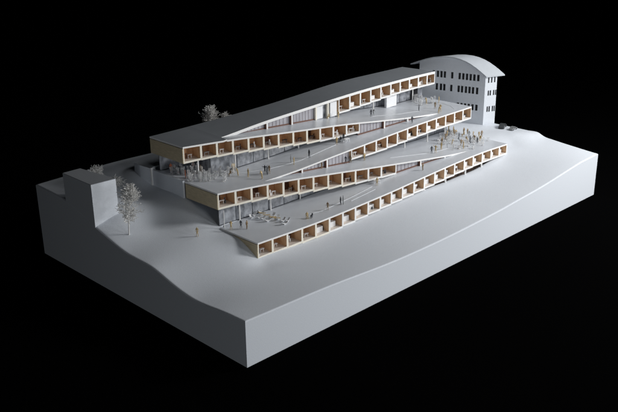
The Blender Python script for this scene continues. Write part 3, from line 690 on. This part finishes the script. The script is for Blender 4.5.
# reclining figures on curved white loungers
for i, (x, y, z) in enumerate(RECLINE):
    person(x, y, z+.02, 'gold', 'recline', 'brass figure reclining on a white lounger on the lowest terrace', 'reclining brass figures', rz=.9+rnd.uniform(-.2,.2), sc=.95)
def shell(x, y, z, a, s=1):
    mb = MB(); n = 9; vs = []
    for i in range(n):
        u = i/(n-1); X = (u-.5)*.17*s; Zc = .014+.05*s*(abs(u-.45)*2)**2.2
        for Y in (-.03*s, .03*s): vs += [(X, Y, Zc), (X, Y, Zc+.008)]
    fs = []
    for i in range(n-1):
        a0 = 4*i; b = a0+4
        fs += [(a0,b,b+2,a0+2),(a0+1,a0+3,b+3,b+1),(a0,a0+1,b+1,b),(a0+2,b+2,b+3,a0+3)]
    e = 4*(n-1); fs += [(0,2,3,1),(e,e+1,e+3,e+2)]
    mb.add(vs, fs); mb.box(-.02*s,.02*s,-.02*s,.02*s,0,.02)
    o = mb.build('curved_lounger', M['whitep'], None, smooth=False)
    o.location = (x,y,z+.001); o.rotation_euler = (0,0,a)
    tag(o, 'curved white lounger in the loose cluster at the left end of the lowest terrace', 'lounger', 'white loungers on the lowest terrace')
for i, (x, y, z) in enumerate(SHELLS): shell(x, y, z, rnd.uniform(0,3.1), rnd.uniform(.6,.85))
# clear acrylic furniture pieces
def clear(x, y, z, label, group, hmin=.10, hmax=.19, i=0):
    h = rnd.uniform(hmin, hmax); r_ = rnd.uniform(.022,.034); mb = MB(); n = rnd.choice([4, 6, 10, 10])
    # waisted stool-like piece
    prof = [(r_,0),(r_,.012),(r_*.72,.03),(r_*.66,h*.55),(r_*.8,h*.75),(r_,h*.92),(r_*.8,h)]
    vs = [(rr*math.cos(2*math.pi*j/n), rr*math.sin(2*math.pi*j/n), zz) for rr, zz in prof for j in range(n)]
    fs = [(k_*n+j, k_*n+(j+1)%n, (k_+1)*n+(j+1)%n, (k_+1)*n+j) for k_ in range(len(prof)-1) for j in range(n)]
    fs += [tuple(range(n))[::-1], tuple(range((len(prof)-1)*n, len(prof)*n))]
    mb.add(vs, fs); o = mb.build('clear_block', M['acrylic'])
    o.location = (x, y, z+.001); o.rotation_euler = (0,0,rnd.uniform(0,3)); tag(o, label, 'clear block', group)
def more(lst, n, sp, ok):
    out = list(lst)
    while len(out) < n:
        a = rnd.choice(lst); b = [a[0]+rnd.uniform(-sp,sp), a[1]+rnd.uniform(-sp,sp), a[2]]
        if ok(b): out.append(b)
    return out
CLEAR_A = more(CLEAR_A, 50, .16, lambda b: 1.74 < b[0] < 2.75 and b[1] > 3.02 and b[1] < 4.3 and (b[0] < 2.2 or b[1] < 3.5 or b[0] > 2.36 and b[1] < 3.5))
CLEAR_A = [[x, y, zd(3, x) if x < 2.66 else zd(2, x)] for x, y, z_ in CLEAR_A]
CLEAR_B = more(CLEAR_B, 60, .16, lambda b: 7.6 < b[0] < 8.72 and b[1] > 1.95 and b[1] < 3.0)
CLEAR_B = [[x, y, zd(3, x) if x < 7.9 else zd(4, x)] for x, y, z_ in CLEAR_B]
CLEAR_C = more(CLEAR_C, 16, .12, lambda b: 8.1 < b[0] < 8.8 and b[1] < 3.95)
for p_ in CLEAR_A: clear(*p_, 'clear acrylic piece in the dense rows under the left end of the top bar', 'clear pieces under the top bar')
for p_ in CLEAR_B: clear(*p_, 'low clear acrylic piece among the crowd at the lowest right terrace', 'clear pieces among the crowd', .05, .11)
for p_ in CLEAR_C: clear(*p_, 'clear acrylic upright at the back of the topmost terrace by the arched building', 'clear uprights on the topmost terrace', .10, .18)
def table(x, y, z, label):
    root = empty('white_table', (x,y,z)); tag(root, label, 'table')
    mb = MB(); mb.box(-.06,.06,-.035,.035,.066,.076); mb.build('table_top', M['whitep'], root)
    for sx in (-1,1):
        for sy in (-1,1):
            l = MB(); l.box(sx*.05-.004,sx*.05+.004,sy*.028-.004,sy*.028+.004,.001,.066); l.build('leg', M['whitep'], root)
table(5.13,2.06,zd(4,5.13)+.001,'small white table outside the right-hand open bays of the middle bar')
table(5.27,3.00,zd(2,5.27)+.001,'small white table on the upper ramp below the top bar')
o = MB(); o.box(-.03,.03,-.012,.012,.03,.055); o.box(.025,.045,-.01,.01,.045,.075)
for sx in (-.024,.022):
    for sy in (-.008,.008): o.box(sx-.003,sx+.003,sy-.003,sy+.003,0,.031)
o = o.build('dog', M['dark']); o.location = (3.09,1.80,zd(4,3.09)+.001); o.rotation_euler=(0,0,.4)
tag(o, 'tiny dark four-legged shape beside the crouching figure on the lowest ramp', 'dog')

# ------------------------------------------------------------------ light
def area(name, loc, tgt, size, sy, power, col=(1,1,1), spread=180):
    l = bpy.data.lights.new(name, 'AREA'); l.shape = 'RECTANGLE'; l.size = size; l.size_y = sy; l.energy = power; l.color = col
    l.spread = math.radians(spread)
    o = bpy.data.objects.new(name, l); COL.objects.link(o); o.location = loc
    o.rotation_euler = (Vector(tgt)-Vector(loc)).to_track_quat('-Z','Y').to_euler(); return o
for a in LIGHTS: area(*a)
w = bpy.data.worlds.new('World'); scene.world = w; w.use_nodes = True
w.node_tree.nodes['Background'].inputs[0].default_value = (0,0,0,1); w.node_tree.nodes['Background'].inputs[1].default_value = 0

# ------------------------------------------------------------------ camera
cam = bpy.data.cameras.new('camera'); co = bpy.data.objects.new('camera', cam); COL.objects.link(co)
r_, u_, b_ = CAM_R, CAM_U, CAM_B
co.matrix_world = Matrix(((r_[0],u_[0],b_[0],CAM_C[0]),(r_[1],u_[1],b_[1],CAM_C[1]),(r_[2],u_[2],b_[2],CAM_C[2]),(0,0,0,1)))
cam.sensor_width = 36; cam.lens = 850.0/618*36; cam.clip_end = 500
scene.camera = co
scene.render.engine = 'CYCLES'
scene.view_settings.view_transform = 'Standard'; scene.view_settings.look = 'None'
scene.view_settings.exposure = 0; scene.view_settings.gamma = 1
